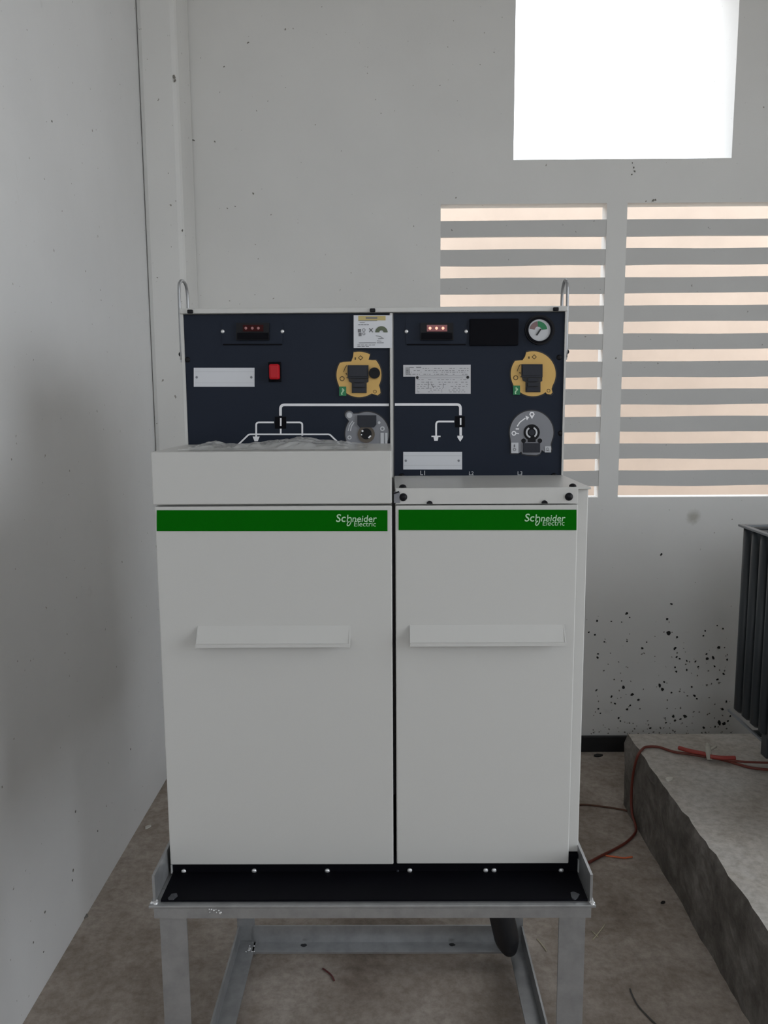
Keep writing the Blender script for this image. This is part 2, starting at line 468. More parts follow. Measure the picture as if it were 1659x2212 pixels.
me = bpy.data.meshes.new('concrete_plinth'); bmesh.ops.recalc_face_normals(b2, faces=b2.faces[:]); b2.to_mesh(me); b2.free()
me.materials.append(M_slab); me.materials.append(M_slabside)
pl = bpy.data.objects.new('concrete_plinth', me); COL.objects.link(pl)
struct(pl, 'raised rough concrete plinth right of the switchgear')

# ------------------------------------------------------------------ the switchgear
YP, YD = 1.788, 1.527            # face of the dark upper panels, face of the doors
XA, XB, XS = -.450, .3812, .0071 # left, right and seam
ZB, ZT = .613, 1.7555
rm = thing('switchgear', 'white two-door electrical switchgear with dark control panels on steel stand', 'switchgear', ((XA + XB) / 2, 1.86, ZB))

tank = MB()
tank.box(XA + .003, XB - .003, YP + .006, 2.24, ZB + .002, ZT + .010, .003)
tank.build('tank_housing', M_white, rm)
f = MB()    # slim white edge framing the dark panels
xl_, xr_ = -.4487, .3803
f.box(xl_ - .001, xl_ + .005, YP - .004, YP + .02, 1.36, ZT + .010); f.box(xr_ - .001, xr_ + .003, YP - .004, YP + .02, 1.36, ZT + .010)
f.box(xl_ - .001, xr_ + .003, YP - .010, YP + .02, ZT + .001, ZT + .012, .002)
a_, c_ = onY(842.5, 753, YP), onY(848, 753, YP)
f.box(a_.x, c_.x, YP - .006, YP + .01, 1.40, ZT)
f.build('panel_edging', M_white, rm)

sL = onY(842, 900, YP).x; sR = onY(851, 900, YP).x
MB().box(xl_ + .005, sL, YP, YP + .006, 1.36, ZT, .001).build('control_panel', M_panel, rm)
MB().box(sR, xr_ - .001, YP, YP + .006, 1.40, ZT, .001).build('control_panel', M_panel, rm)

# low front compartments
ZLB = onY(600, 975, YD).z         # top of the left low-voltage box
ZRB = onY(1150, 1055, YD).z       # top of the right cable cover
ZSEAM = onY(600, 1090.5, YD).z
ZDT_R = onY(1150, 1090, YD).z
ZDB = onY(600, 1868, YD).z
body = MB()
body.box(XA, XS - .003, YD + .02, YP + .006, ZDB + .004, ZSEAM, .002)
body.build('cable_compartment', M_white, rm)
body = MB()
body.box(XS + .003, XB, YD + .018, YP + .006, ZDB + .016, ZRB, .002)
body.build('cable_compartment', M_white, rm)
box = MB()
box.box(XA - .0015, XS - .003, YD - .001, YP - .001, ZSEAM + .001, ZLB, .0025)
box.build('low_voltage_box', M_white, rm)
cov = MB()
xc1 = XB + .002
cov.box(XS + .004, xc1, YD + .006, YP - .001, ZRB - .003, ZRB + .001, .001)
cov.box(XS + .004, onY(1250, 1075, YD).x, YD + .004, YD + .012, ZDT_R + .001, ZRB, .001)
cov.build('compartment_cover', M_white, rm)
for x, y in ((871, 1074), (1229, 1073)):
    p = onY(x, y, YD + .004); MB().dome(p, .0078, .006, (0, -1, 0)).build('cover_screw', M_black, rm)
for x, y in ((870, 1056), (1237, 1055)):
    p = onY(x, y, YD + .02); p.z = ZRB + .001; MB().dome(p, .0072, .006, (0, 0, 1)).build('cover_stud', M_black, rm)
for x, y in ((928, 1088), (1176, 1087)):
    p = onY(x, y, YD + .002); MB().plate(circ(x, y, 6.5, 12, 0, 180), YD + .004, .004).build('cover_stud', M_black, rm)
lt = MB(); lt.rect(851, 1062, 864, 1086, YD + .004, .002); lt.build('latch_bracket', M_grey, rm)
MB().ribbon([(850, 1066), (862, 1062)], 3.2, YD + .002, .002).build('latch_pin', M_black, rm)

def door(px, handle_px, strip_px, text_px, dname='door'):
    (x0, x1, zt, zb) = px
    d = MB().box(x0, x1, YD, YD + .016, zb, zt, .0022).build(dname, M_white, rm)
    s = strip_px
    MB().rect(s[0], s[1], s[2], s[3], YD + .0004, .0016).build('green_strip', M_green, d)
    tx0, tx1, ty, ex0, ex1, ey = text_px
    t = MB()
    t.text('Sc', tx0, tx0 + 21, ty, YD - .0012, .0012, .012, .12)
    t.text('neider', tx0 + 35, tx1, ty, YD - .0012, .0012, .008, .12)
    hx = tx0 + 24                                     # the tall letter whose bow runs down into a loop
    t.ribbon([(hx + 1.5, ty - 15), (hx, ty)], 2.4, YD - .0012, .0012)
    t.ribbon([(hx + .5, ty - 6), (hx + 4, ty - 9), (hx + 8, ty - 9), (hx + 9, ty - 5), (hx + 8, ty + 2), (hx + 5, ty + 7), (hx + 2, ty + 9), (hx - .5, ty + 7), (hx + 1, ty + 2), (hx + 5, ty - 1)], 2.0, YD - .0012, .0012, 1.2)
    t.build('lettering', M_mint, d)
    MB().text('Electric', ex0, ex1, ey, YD - .0012, .0010, .0, .05).build('lettering', M_mint, d)
    hx0, hx1, hy0, hy1 = handle_px
    za, zb_ = onY(600, hy0, YD).z, onY(600, hy1, YD - .024).z
    A = onY(hx0, hy0, YD).x; B = onY(hx1, hy0, YD).x
    prof = [(YD + .001, za), (YD - .020, zb_ + .007), (YD - .024, zb_ + .006), (YD - .024, zb_), (YD - .019, zb_), (YD - .017, zb_ + .004), (YD + .001, za - .006)]
    h = MB(); h.prism([Vector((A, y, z)) for y, z in prof], B - A, (1, 0, 0))
    for xx in (A, B - .0025):                          # closed cheeks
        h.prism([Vector((xx, YD + .001, za)), Vector((xx, YD - .022, zb_ + .006)), Vector((xx, YD - .022, zb_)), Vector((xx, YD + .001, za - .028))], .0025, (1, 0, 0))
    h.build('handle', M_white, d)
    return d
door((XA + .001, XS - .003, onY(600, 1093.5, YD).z, ZDB), (427, 757, 1350, 1399), (339, 1102, 837, 1147), (726, 814, 1127, 765, 812, 1137))
xr_door = onY(1249, 1100, YD).x
door((XS + .0035, xr_door, ZDT_R - .001, onY(1050, 1866, YD).z), (885, 1219, 1350, 1398), (861, 1101, 1245, 1145), (1133, 1221, 1126, 1172, 1219, 1135))

# black base with bolts
base = MB(); base.box(XA + .002, XB - .001, YD + .010, 2.2, ZB, ZDB + .014)
base.build('base_plinth', M_blacksoft, rm)
fl = MB(); fl.box(XA + .004, XB - .004, 1.443, YD + .02, ZB, ZB + .004)
fl.build('base_flange', M_blacksoft, rm)
for x0 in (XA + .0005, XB - .0028):
    MB().box(x0, x0 + .0024, YD + .004, YD + .010, ZB + .004, ZDB - .002 if x0 < 0 else ZDB + .006).build('base_edge', M_zinc, rm)
for x, y in ((397, 1882), (549, 1881), (707, 1881), (885, 1880), (1049, 1880), (1067, 1880), (1212, 1880)):
    MB().dome(onY(x, y, YD + .010), .0052, .004, (0, -1, 0)).build('base_bolt', M_zinc, rm)
for x, y in ((374, 1938), (1241, 1935)):
    p = onZ(x, y, ZB + .004); MB().blob(p, .010, (0, 0, 1), .002, 1.3, 1.2).build('mounting_slot', M_slot, rm)
p = onY(859, 1881, YD + .010); MB().dome(p, .003, .003, (0, -1, 0)).build('base_bolt', M_darkgrey, rm)

# lifting lugs
for sx, x in ((-1, xl_ - .004), (1, xr_ + .005)):
    l = MB(); y0, y1 = (1.795, 1.868) if sx < 0 else (1.795, 1.85)
    zt_ = onY(381 if sx < 0 else 1219, 607, 1.83).z
    l.tube([(x, y0, 1.66), (x, y0, zt_ - .03), (x, y0 + .012, zt_ - .006), (x, (y0 + y1) / 2, zt_), (x, y1 - .012, zt_ - .006), (x, y1, zt_ - .03), (x, y1, 1.72)], .0034, 10)
    l.box(x - .002, x + .002, y0 - .003, y1 + .004, 1.655, ZT + .004)
    lug = l.build('lifting_lug', M_galv, rm)
    MB().dome((x + sx * .002, y0 + .006, 1.672), .006, .006, (sx, 0, 0)).build('bolt', M_black, lug)
for x, y in ((805, 678), (413, 679), (1199, 677)):
    q = onY(x, y, YP - .004); q.z = ZT + .006
    MB().box(q.x - .006, q.x + .006, YP - .016, YP - .008, ZT + .001, ZT + .009, .002).build('top_screw', M_black, rm)
for x, y in ((868, 1029), (1197, 1028)):
    MB().dome(onY(x, y, YP), .007, .005, (0, -1, 0)).build('panel_stud', M_black, rm)
for x, y in ((405, 777), (1208, 772), (1211, 936)):
    MB().dome(onY(x, y, YP), .006, .003, (0, -1, 0)).build('panel_stud', M_black, rm)
for i, x in enumerate((913, 1018, 1123)):
    MB().text('L%d' % (i + 1), x - 5, x + 5, 1026, YP, .0008, .01).build('lettering', M_lgrey, rm)

# voltage indicators
def indicator(x0, y0, leds, lit):
    m_ = MB(); m_.rect(x0 - 31, y0 - 2, x0 + 100, y0 + 46, YP + .0005, .0022); pnl = m_.build('voltage_indicator', M_panel, rm)
    m_ = MB(); m_.rect(x0 + 0, y0, x0 + 71, y0 + 37, YP - .002, .006); m_.build('module_body', M_black, pnl)
    m_ = MB(); m_.rect(x0 + 2, y0 + 21, x0 + 69, y0 + 35, YP - .008, .003); m_.build('socket_row', M_blacksoft, pnl)
    m_ = MB(); m_.rect(x0 + 14, y0 + 4, x0 + 58, y0 + 18, YP - .008, .0015); m_.build('led_window', M_redwin if lit else M_dim, pnl)
    for lx, ly in leds: MB().dome(onY(lx, ly, YP - .0095), .0030, .002, (0, -1, 0)).build('led', M_ledon if lit else M_leddim, pnl)
    for xx in (x0 - 31 + 1, x0 + 99): MB().dome(onY(xx, y0 + 18, YP - .0015), .0042, .003, (0, -1, 0)).build('screw', M_zinc, pnl)
    MB().rect(x0 - 29, y0 + 45, x0 + 98, y0 + 47.5, YP - .0012, .0016).build('lower_lip', M_blacksoft, pnl)
indicator(511, 698, ((531, 709), (545, 709), (558, 709)), False)
indicator(908, 698, ((929, 709), (943, 709), (957, 709)), True)
cv = MB(); cv.box(onY(1014, 690, YP).x, onY(1120, 690, YP).x, YP - .006, YP, onY(1060, 747, YP).z, onY(1060, 689, YP).z, .002); cv.build('blank_cover', M_blacksoft, rm)

# pressure gauge
g = MB(); g.disc(1165, 713, 32, YP + .0005, .008, 40); gauge = g.build('pressure_gauge', M_black, rm)
g = MB(); g.ringp(1165, 713, 24, 28, YP - .0075, .004, n=40); g.build('bezel', M_blacksoft, gauge)
g = MB(); g.disc(1165, 714, 24.2, YP - .0072, .0015, 36); g.build('dial', M_lgrey, gauge)
g = MB(); g.plate(circ(1163, 713, 19, 14, 5, 95) + circ(1163, 713, 7, 8, 95, 5), YP - .0088, .0006); g.build('green_zone', M_taggreen, gauge)
g = MB(); g.plate(circ(1163, 713, 19, 10, 98, 172) + circ(1163, 713, 8, 8, 172, 98), YP - .0088, .0006); g.build('red_zone', mat('faded_red_zone', (.20, .12, .12), .6), gauge)
g = MB(); g.ribbon([(1159, 724), (1168, 711)], 3.2, YP - .0095, .0012); g.build('needle', M_ink, gauge)

# warning sticker with pictograms
s_ = MB(); s_.rect(764, 681, 846.5, 752, YP - .006, .0012); st = s_.build('warning_sticker', M_plate, rm)
s_ = MB(); s_.rect(774, 682.5, 833, 692, YP - .0072, .0004); s_.build('yellow_header', mat('sticker_yellow', (.50, .40, .16), .6), st)
s_ = MB()
YS = YP - .0076
s_.rect(790, 685, 815, 688.5, YS, .0004); s_.rect(774, 692, 815, 693.2, YS, .0003); s_.rect(777, 696, 788, 697, YS, .0003)
for k in range(4): s_.rect(774 + k * 6, 700.5, 779 + k * 6, 702, YS, .0003)
s_.rect(773, 711, 780, 718, YS, .0003); s_.rect(775, 719, 781, 726, YS, .0003); s_.ringp(786, 713, 2.6, 3.6, YS, .0003, n=12); s_.ringp(786, 721, 2, 3, YS, .0003, n=12)
s_.ribbon([(797.5, 709), (805.5, 717.5)], 1.8, YS, .0003); s_.ribbon([(805.5, 709), (797.5, 717.5)], 1.8, YS, .0003)
s_.rect(775, 740, 812, 741.2, YS, .0003); s_.rect(814, 740, 829, 741, YS, .0003)
for k in range(5): s_.rect(772 + k * 8, 744.5, 778 + k * 8, 745.6, YS, .0003)
for k in range(3): s_.rect(772 + k * 9, 748, 779 + k * 9, 749, YS, .0003)
s_.ribbon([(812, 725), (818, 726), (826, 729)], 1.2, YS, .0003); s_.ribbon([(817, 732), (829, 731)], 1.2, YS, .0003); s_.ribbon([(814, 736), (824, 737)], .9, YS, .0003)
s_.build('print', M_print, st)
s_ = MB(); s_.plate(circ(824, 718, 13.5, 16, 0, 180) + circ(824, 718, 4.5, 8, 180, 0), YS, .0005); s_.build('gauge_pictogram', mat('olive_print', (.10, .12, .075), .6), st)

# name plates
def name_plate(x0, y0, x1, y1):
    n = MB(); n.rect(x0, y0, x1, y1, YP + .0003, .0022); pl_ = n.build('name_plate', M_plate, rm)
    w = x1 - x0
    for xx in (x0 + w * .045, x1 - w * .055): MB().dome(onY(xx, (y0 + y1) / 2, YP - .0018), .0028, .0015, (0, -1, 0), 10).build('rivet', M_grey, pl_)
    n = MB(); n.rect(x0 + 1.5, y0 + 8.0, x1 - 1.5, y0 + 8.9, YP - .0018, .0003); n.rect(x0 + 1.5, y1 - 9, x1 - 1.5, y1 - 8.2, YP - .0018, .0003); n.build('groove', M_lgrey, pl_)
name_plate(419, 794.5, 550, 835.5)
name_plate(871, 976, 998, 1014)

# red button
r_ = MB(); r_.box(onY(580, 800, YP).x, onY(608, 800, YP).x, YP - .004, YP + .001, onY(594, 825, YP).z, onY(594, 782, YP).z, .0015); rb = r_.build('push_button', M_blacksoft, rm)
r_ = MB(); A, B = onY(583, 787, YP), onY(606, 820, YP); r_.box(A.x, B.x, YP - .020, YP - .003, B.z, A.z, .004); r_.build('red_cap', M_red, rb)

# rating plate
r_ = MB(); r_.plate([(871, 788.5), (1016.5, 788), (1016.5, 850.5), (897, 850.5), (897, 813.5), (871, 813.5)], YP + .0003, .002); rp = r_.build('rating_plate', mat('etched_plate', (.52, .52, .54), .45), rm)
r_ = MB(); YT = YP - .0017; rr = random.Random(4)
def dashes(x0, x1, y, h, lo, hi, gap):
    x = x0
    while x < x1:
        w = rr.uniform(lo, hi)
        if rr.random() < .72: r_.rect(x, y, min(x + w, x1), y + h, YT, .0003)
        x += w + gap
r_.rect(885, 793, 894, 794.4, YT, .0004); r_.rect(899, 792.6, 910, 794.4, YT, .0004)
for y in (795.5, 800, 803.5, 808): dashes(878 if y > 798 else 913, 1012, y, 1.0, 1.5, 7, 2.4)
r_.rect(906, 811.5, 1009, 812.2, YT, .0003); r_.rect(906, 816, 1000, 816.6, YT, .0003)
for y in (820, 825, 830, 834, 838, 842, 846): dashes(901, 1011, y, .9, 1.5, 7, 3.2)
r_.rect(924.5, 824, 925.6, 840, YT, .0003); r_.ribbon([(931, 829), (937, 838)], 1.3, YT, .0003); r_.rect(957, 828, 958, 838, YT, .0003)
for k in range(7): r_.rect(876 + k * 1.4, 793, 876.5 + k * 1.4, 810, YT, .0003)
r_.build('print', M_print, rp)
for x, y in ((901.5, 815.5), (1010.5, 815)): MB().dome(onY(x, y, YT), .0032, .002, (0, -1, 0), 12).build('rivet', M_ink, rp)

# mimic diagrams (white raised lines)
def mimic(parts_fn, squares):
    d = MB(); parts_fn(d); o = d.build('mimic_diagram', M_line, rm)
    for q in squares: MB().rect(*q, YP + .0003, .0016).build('position_indicator', M_blacksoft, o)
    return o
def left_mimic(d):
    y0 = YP + .0002
    d.ribbon([(840, 874.5), (606, 874.5), (606, 898)], 5.6, y0, .0014, 9)
    d.ribbon([(592, 912.5), (553.5, 912.5), (553.5, 943)], 3.6, y0, .0014, 6)
    d.ribbon([(619, 912.5), (653, 912.5), (653, 941)], 3.6, y0, .0014, 6)
    d.ribbon([(606.5, 903), (606.5, 920)], 3.4, y0 - .0016, .0006); d.ribbon([(606.5, 926), (606.5, 938)], 3.6, y0, .0014)
    d.plate([(546, 943), (561, 943), (557, 953), (550, 953)], y0, .0014)
    d.ribbon([(512, 963), (538, 938), (712, 938), (738, 963)], 3.2, y0, .0018, 4)
mimic(left_mimic, [(594, 900, 618, 926)])
def right_mimic(d):
    y0 = YP + .0002
    d.ribbon([(853, 873.8), (994.5, 873.8), (994.5, 897)], 5.6, y0, .0014, 8)
    d.ribbon([(981, 910.5), (942, 910.5), (942, 941)], 3.8, y0, .0014, 7)
    d.ribbon([(995, 903), (995, 918)], 3.4, y0 - .0016, .0006); d.ribbon([(995, 923), (995, 942)], 5.2, y0, .0014)
    d.plate([(988, 941), (1000, 941), (1000, 945), (994, 954), (988, 945)], y0, .0014)
    d.plate([(932, 941), (951.5, 941), (951.5, 944), (947, 944), (945.5, 952), (938, 952), (936.5, 944), (932, 944)], y0, .0014)
mimic(right_mimic, [(983, 899, 1004, 923)])

# yellow selector plates
def yellow_plate(cx, cy, knob, outline):
    p_ = MB(); p_.plate([(cx + x * 1.06, cy + y * 1.06) for x, y in outline], YP + .0003, .0012); under = p_.build('switch_plate', M_ink, rm)  # black rim past the yellow face stands in for its shadow outline
    p_ = MB(); p_.plate([(cx + x, cy + y) for x, y in outline], YP - .0009, .002); p_.build('yellow_face', M_yellow, under)
    Yq = YP - .0029
    p_ = MB(); p_.rect(cx - 25, cy - 21, cx + 20, cy + 7, Yq, .006); p_.rect(cx - 22, cy - 18, cx + 17, cy + 3, Yq - .006, .003); p_.build('shutter', M_darkgrey, under)
    p_ = MB(); p_.plate([(cx - 24, cy + 5), (cx + 20, cy + 5), (cx + 20, cy + 15), (cx + 16, cy + 17), (cx + 16, cy + 39), (cx - 16, cy + 39), (cx - 16, cy + 17), (cx - 22, cy + 14)], Yq, .003)
    p_.build('opening', M_ink, under)
    p_ = MB(); p_.rect(cx - 11, cy + 9, cx + 11, cy + 16, Yq - .003, .004); p_.rect(cx - 12, cy + 19, cx + 12, cy + 26, Yq - .003, .006); p_.rect(cx - 13, cy + 29, cx + 13, cy + 37, Yq - .003, .003); p_.build('lever', M_darkgrey, under)
    p_ = MB(); p_.ringp(cx - 37, cy + 8, 3.6, 5.4, Yq, .0004, n=16); p_.ribbon([(cx - 28, cy + 6), (cx - 22, cy + 6)], 1.4, Yq, .0004); p_.ribbon([(cx - 34, cy - 6), (cx - 31, cy - 14), (cx - 27, cy - 21)], 1.5, Yq, .0004)
    p_.plate([(cx - 30, cy - 3), (cx - 27, cy - 5), (cx - 26, cy + 1)], Yq, .0004); p_.ringp(cx + 3, cy - 37, 3.6, 5.6, Yq, .0004, n=4); p_.rect(cx - 10, cy - 38, cx - 7, cy - 33, Yq, .0004); p_.ringp(cx + 34, cy + 36, 2.8, 3.8, Yq, .0004, n=14)
    p_.build('print', M_brown, under)
    p_ = MB(); p_.rect(cx - 43, cy + 25, cx - 28, cy + 45, YP - .0009, .0028); gt = p_.build('green_tag', M_taggreen, under)
    p_ = MB(); p_.ribbon([(cx - 37, cy + 29), (cx - 33, cy + 33), (cx - 38, cy + 39), (cx - 37, cy + 43)], 2.6, YP - .0037, .0005, 1); p_.build('print', M_mint, under)
    if knob:
        k = MB(); k.disc(knob[0], knob[1], 12, Yq, .010, 24); k.ringp(knob[0], knob[1], 7, 9, Yq - .010, .002); k.build('key_lock', M_black, under)
arc = lambda r, a0, a1, n=10: [(r * math.cos(math.radians(a0 + (a1 - a0) * i / n)), -r * math.sin(math.radians(a0 + (a1 - a0) * i / n))) for i in range(n + 1)]
o1 = [(-13, -40), (-12, -49)] + arc(50, 100, 62) + [(20, -33), (28, -32)] + arc(48, 42, -28) + [(45, 30), (46, 39), (40, 44), (33, 42), (27, 40)] + arc(48, -62, -128) + [(-43, 26)] + arc(49, 205, 148) + [(-34, -28), (-17, -29)]
yellow_plate(776, 810, (809, 806), o1)
o2 = [(-17, -38), (-14, -48)] + arc(49, 107, -30, 22) + [(40, 32), (42, 40), (38, 44), (30, 43), (27, 39)] + arc(48, -60, -128) + [(-42, 25)] + arc(48, 205, 144) + [(-34, -29), (-22, -30)]
yellow_plate(1151, 808, None, o2)

# grey earthing plates
def grey_base(outline, cx, cy):
    p_ = MB(); p_.plate([(cx + x * 1.05, cy + y * 1.05) for x, y in outline], YP + .0003, .001); u = p_.build('earthing_plate', M_ink, rm)
    p_ = MB(); p_.plate([(cx + x, cy + y) for x, y in outline], YP - .0007, .002); p_.build('grey_face', M_grey, u)
    return u
cx, cy = 1148, 934
o3 = arc(47, -12, 192, 30) + [(-44, 23), (-44, 45), (-28, 45), (-22, 41)] + [(-20, 46), (-10, 48), (10, 49), (18, 46), (22, 38)] + [(28, 42), (40, 43), (43, 36), (41, 26), (44, 15)]
u = grey_base(o3, cx, cy); Yg = YP - .0027
p_ = MB(); p_.disc(cx + .5, cy, 17.5, Yg, .001, 30); p_.disc(cx - 17, cy + 18, 5, Yg, .001, 14); p_.disc(cx + 18, cy + 18, 5, Yg, .001, 14); p_.rect(cx - 8, cy + 14, cx + 9, cy + 21, Yg, .0012); p_.build('socket_well', M_black, u)
p_ = MB(); p_.ringp(cx, cy, 9, 12.5, Yg - .001, .003, -55, 65, 12); p_.ringp(cx, cy, 9, 12.5, Yg - .001, .003, 120, 255, 12); p_.build('socket_ring', M_lgrey, u)
p_ = MB(); p_.disc(cx, cy, 6.5, Yg - .001, .004, 18); p_.build('spindle', M_darkgrey, u)
p_ = MB(); p_.rect(cx - 18, cy + 23, cx + 18, cy + 43, Yg, .004); p_.build('shutter', M_darkgrey, u)
p_ = MB(); p_.rect(cx - 44, cy + 22, cx - 28.5, cy + 45, Yg + .001, .0024); p_.build('position_label', M_lgrey, u); p_ = MB(); p_.rect(cx - 22, cy + 25, cx - 19.5, cy + 42, Yg, .001); p_.build('guide_rib', M_grey, u); p_ = MB(); p_.rect(cx + 29, cy + 30, cx + 42, cy + 43, Yg, .0012); p_.build('position_label', M_lgrey, u)
p_ = MB(); p_.rect(cx - 38, cy + 26, cx - 35, cy + 32, Yg - .0016, .0004); p_.ringp(cx - 36.5, cy + 37, 2, 3.4, Yg - .0016, .0004, n=10); p_.ringp(cx + 35, cy + 36, 2, 3, Yg - .0013, .0004, n=10); p_.rect(cx + 31, cy + 39, cx + 39, cy + 40.5, Yg - .0013, .0004); p_.build('print', M_print, u)
p_ = MB(); p_.ringp(cx + 1, cy - 39, 3, 6, Yg, .0006, n=6); p_.plate([(cx - 2, cy - 34), (cx + 4, cy - 34), (cx + 1, cy - 29)], Yg, .0006)
p_.ribbon([(cx - 31, cy - 13), (cx - 25, cy - 22), (cx - 13, cy - 31)], 2.4, Yg, .0006); p_.plate([(cx - 13, cy - 36), (cx - 5, cy - 33), (cx - 10, cy - 26)], Yg, .0006)
p_.plate([(cx - 34, cy - 9), (cx - 27, cy - 9), (cx - 27, cy - 6), (cx - 34, cy - 6)], Yg, .0006); p_.ringp(cx - 38, cy + 2, 3, 5.4, Yg, .0006, n=8); p_.ribbon([(cx - 33, cy + 2), (cx - 27, cy + 3)], 2, Yg, .0006); p_.build('arrow_print', M_line, u)

cx, cy = 793, 937
o4 = arc(48, -30, 118, 22) + [(-27, -38), (-30, -33)]
lobe = [(-38 + 9 * math.cos(math.radians(a)), -40 - 9 * math.sin(math.radians(a))) for a in range(20, 260, 20)]
o4 = arc(47, -35, 112, 22) + lobe + arc(47, 145, 215, 10)
u = grey_base(o4, cx, cy)
p_ = MB(); p_.plate([(cx - 21, cy - 40), (cx + 20, cy - 40), (cx + 20, cy - 20), (cx + 15, cy - 14), (cx - 16, cy - 14), (cx - 21, cy - 20)], Yg, .004); p_.build('shutter', M_darkgrey, u)
p_ = MB(); p_.disc(cx - 2, cy + 1, 18.5, Yg, .002, 30); p_.build('socket_well', M_brass, u)
p_ = MB(); p_.disc(cx - 2, cy, 12, Yg - .002, .001, 24); p_.build('socket_bore', M_black, u)
p_ = MB(); p_.disc(cx - 10, cy - 6, 2.2, Yg - .003, .002, 10); p_.ribbon([(cx + 3, cy + 9), (cx + 8, cy + 4)], 3, Yg - .003, .002); p_.disc(cx - 12, cy + 2, 1.3, Yg - .003, .002, 10); p_.build('socket_pin', M_zinc, u)
p_ = MB(); p_.rect(cx + 29, cy - 2, cx + 36.5, cy + 24, Yg, .0012); p_.build('position_label', M_lgrey, u); p_ = MB(); p_.rect(cx + 39, cy - 2, cx + 44, cy + 24, Yg, .0012); p_.build('position_label', M_lgrey, u)
p_ = MB(); p_.ringp(cx + 33, cy - 11, 2.6, 5.2, Yg, .0008, n=10); p_.disc(cx + 26, cy - 24, 3, Yg, .0008, 10); p_.ribbon([(cx - 36, cy - 6), (cx - 34, cy - 16), (cx - 28, cy - 25)], 2.4, Yg, .0006); p_.ribbon([(cx - 41, cy - 6), (cx - 38, cy - 18), (cx - 31, cy - 28)], 1.8, Yg, .0006); p_.ringp(cx - 38, cy + 8, 2.6, 4.8, Yg, .0006, n=8); p_.disc(cx - 38, cy - 40, 6, Yg, .0006, 14); p_.build('arrow_print', M_lgrey, u)

# ------------------------------------------------------------------ galvanised stand under the switchgear
sx0, sx1, sy0, sy1 = -.460, .385, 1.440, 2.125
st = thing('steel_stand', 'galvanised angle-iron stand carrying the white switchgear', 'stand', ((sx0 + sx1) / 2, (sy0 + sy1) / 2, 0))
T = .005
MB().box(sx0 - .006, sx1 + .005, sy0 - .010, sy0 + .045, ZB - .0055, ZB - .0005, .0008).box(sx0 + .004, sx1 - .004, sy0 - .010, sy0 - .005, ZB - .026, ZB - .0055).build('front_rail', M_galv, st)
MB().box(sx0, sx1, sy1 + .02, sy1 + .07, ZB - .0055, ZB - .0005).box(sx0, sx1, sy1 + .066, sy1 + .071, ZB - .05, ZB + .04).build('rear_rail', M_galv, st)
for s in (-1, 1):
    x = sx0 if s < 0 else sx1
    r_ = MB(); r_.box(min(x, x - s * T), max(x, x - s * T), sy0, sy1 + .07, ZB, ZB + .056); r_.box(min(x, x - s * .05), max(x, x - s * .05), sy0 + .046, sy1 + .019, ZB - .0055, ZB - .0005)
    r_.build('side_rail', M_galv, st)
    w = MB()
    for k in range(6): w.dome((x + s * random.uniform(-.006, .004), sy0 - .006 + random.uniform(0, .02), ZB - .001), random.uniform(.003, .006), .004, (0, 0, 1), 8, 3)
    w.build('weld_bead', M_zinc, st)
xl0, xl1, xr0, xr1 = -.4475, -.396, .3215, .372
def leg(x0, x1, y0, y1, outer, front, ztop):
    l = MB(); yy = (y0, y0 + T) if front else (y1 - T, y1)
    l.box(x0, x1, *yy, .0, ztop)
    l.box(*((x0, x0 + T) if outer < 0 else (x1 - T, x1)), y0 + (T if front else 0), y1 - (0 if front else T), 0, ztop)
    return l.build('leg', M_galv, st)
leg(xl0, xl1, sy0 - .004, sy0 + .046, -1, True, ZB - .006); leg(xr0, xr1, sy0 - .004, sy0 + .046, 1, True, ZB - .006)
YRr = 2.118
leg(-.440, -.390, YRr, YRr + .05, -1, True, ZB - .006); leg(.322, .372, YRr, YRr + .05, 1, True, ZB - .006)
zs0 = .044
s_ = MB(); s_.box(-.392, .325, YRr - .048, YRr - .001, zs0 - T, zs0); s_.box(-.392, .325, YRr - .006, YRr - .001, zs0, zs0 + .050); rs = s_.build('stretcher', M_galv, st)
for x, y in ((656, 2042), (977, 2041)):
    p = onZ(x, y, zs0); MB().blob(p, .0075, (0, 0, 1), .0006, 1.25).build('bolt_hole', M_ink, rs)
s_ = MB(); s_.box(-.4375, -.3875, sy0 + .047, YRr - .001, zs0 - T, zs0); s_.box(-.4375, -.4325, sy0 + .047, YRr - .001, zs0, zs0 + .046); s_.build('stretcher', M_galv, st)
s_ = MB(); s_.box(.3285, .3720, sy0 + .047, YRr - .001, zs0 - T, zs0); s_.box(.3670, .3720, sy0 + .047, YRr - .001, zs0, zs0 + .046); s_.build('stretcher', M_galv, st)
p = onZ(538, 2052, zs0)
w = MB()
for k in range(7): w.dome((p.x + random.uniform(-.012, .016), p.y + random.uniform(-.012, .02), zs0), random.uniform(.002, .005), .003, (0, 0, 1), 8, 3)
w.build('weld_bead', M_zinc, st)
w = MB()
for k in range(9):
    q = onY(random.uniform(450, 478), 1962, sy0 - .010); w.dome((q.x, sy0 - .010, ZB - random.uniform(.004, .018)), random.uniform(.001, .003), .002, (0, -1, 0), 6, 3)
w.build('weld_bead', M_zinc, st)

# black cable hose hanging from the base to the stand's rear corner
h = MB(); A = Vector((.262, 2.00, ZB - .004)); D = Vector((.325, 2.045, .062))
h.tube([A, (.270, 2.005, .42), (.288, 2.02, .24), (.312, 2.04, .12), D], .034, 16, taper=lambda u: 1.0 if u < .8 else 1.0 - (u - .8) * 2.4)
tag(recentre(h.build('cable_hose', M_hose)), 'thick black cable hose hanging below the switchgear at the stand\'s rear right leg', 'hose')

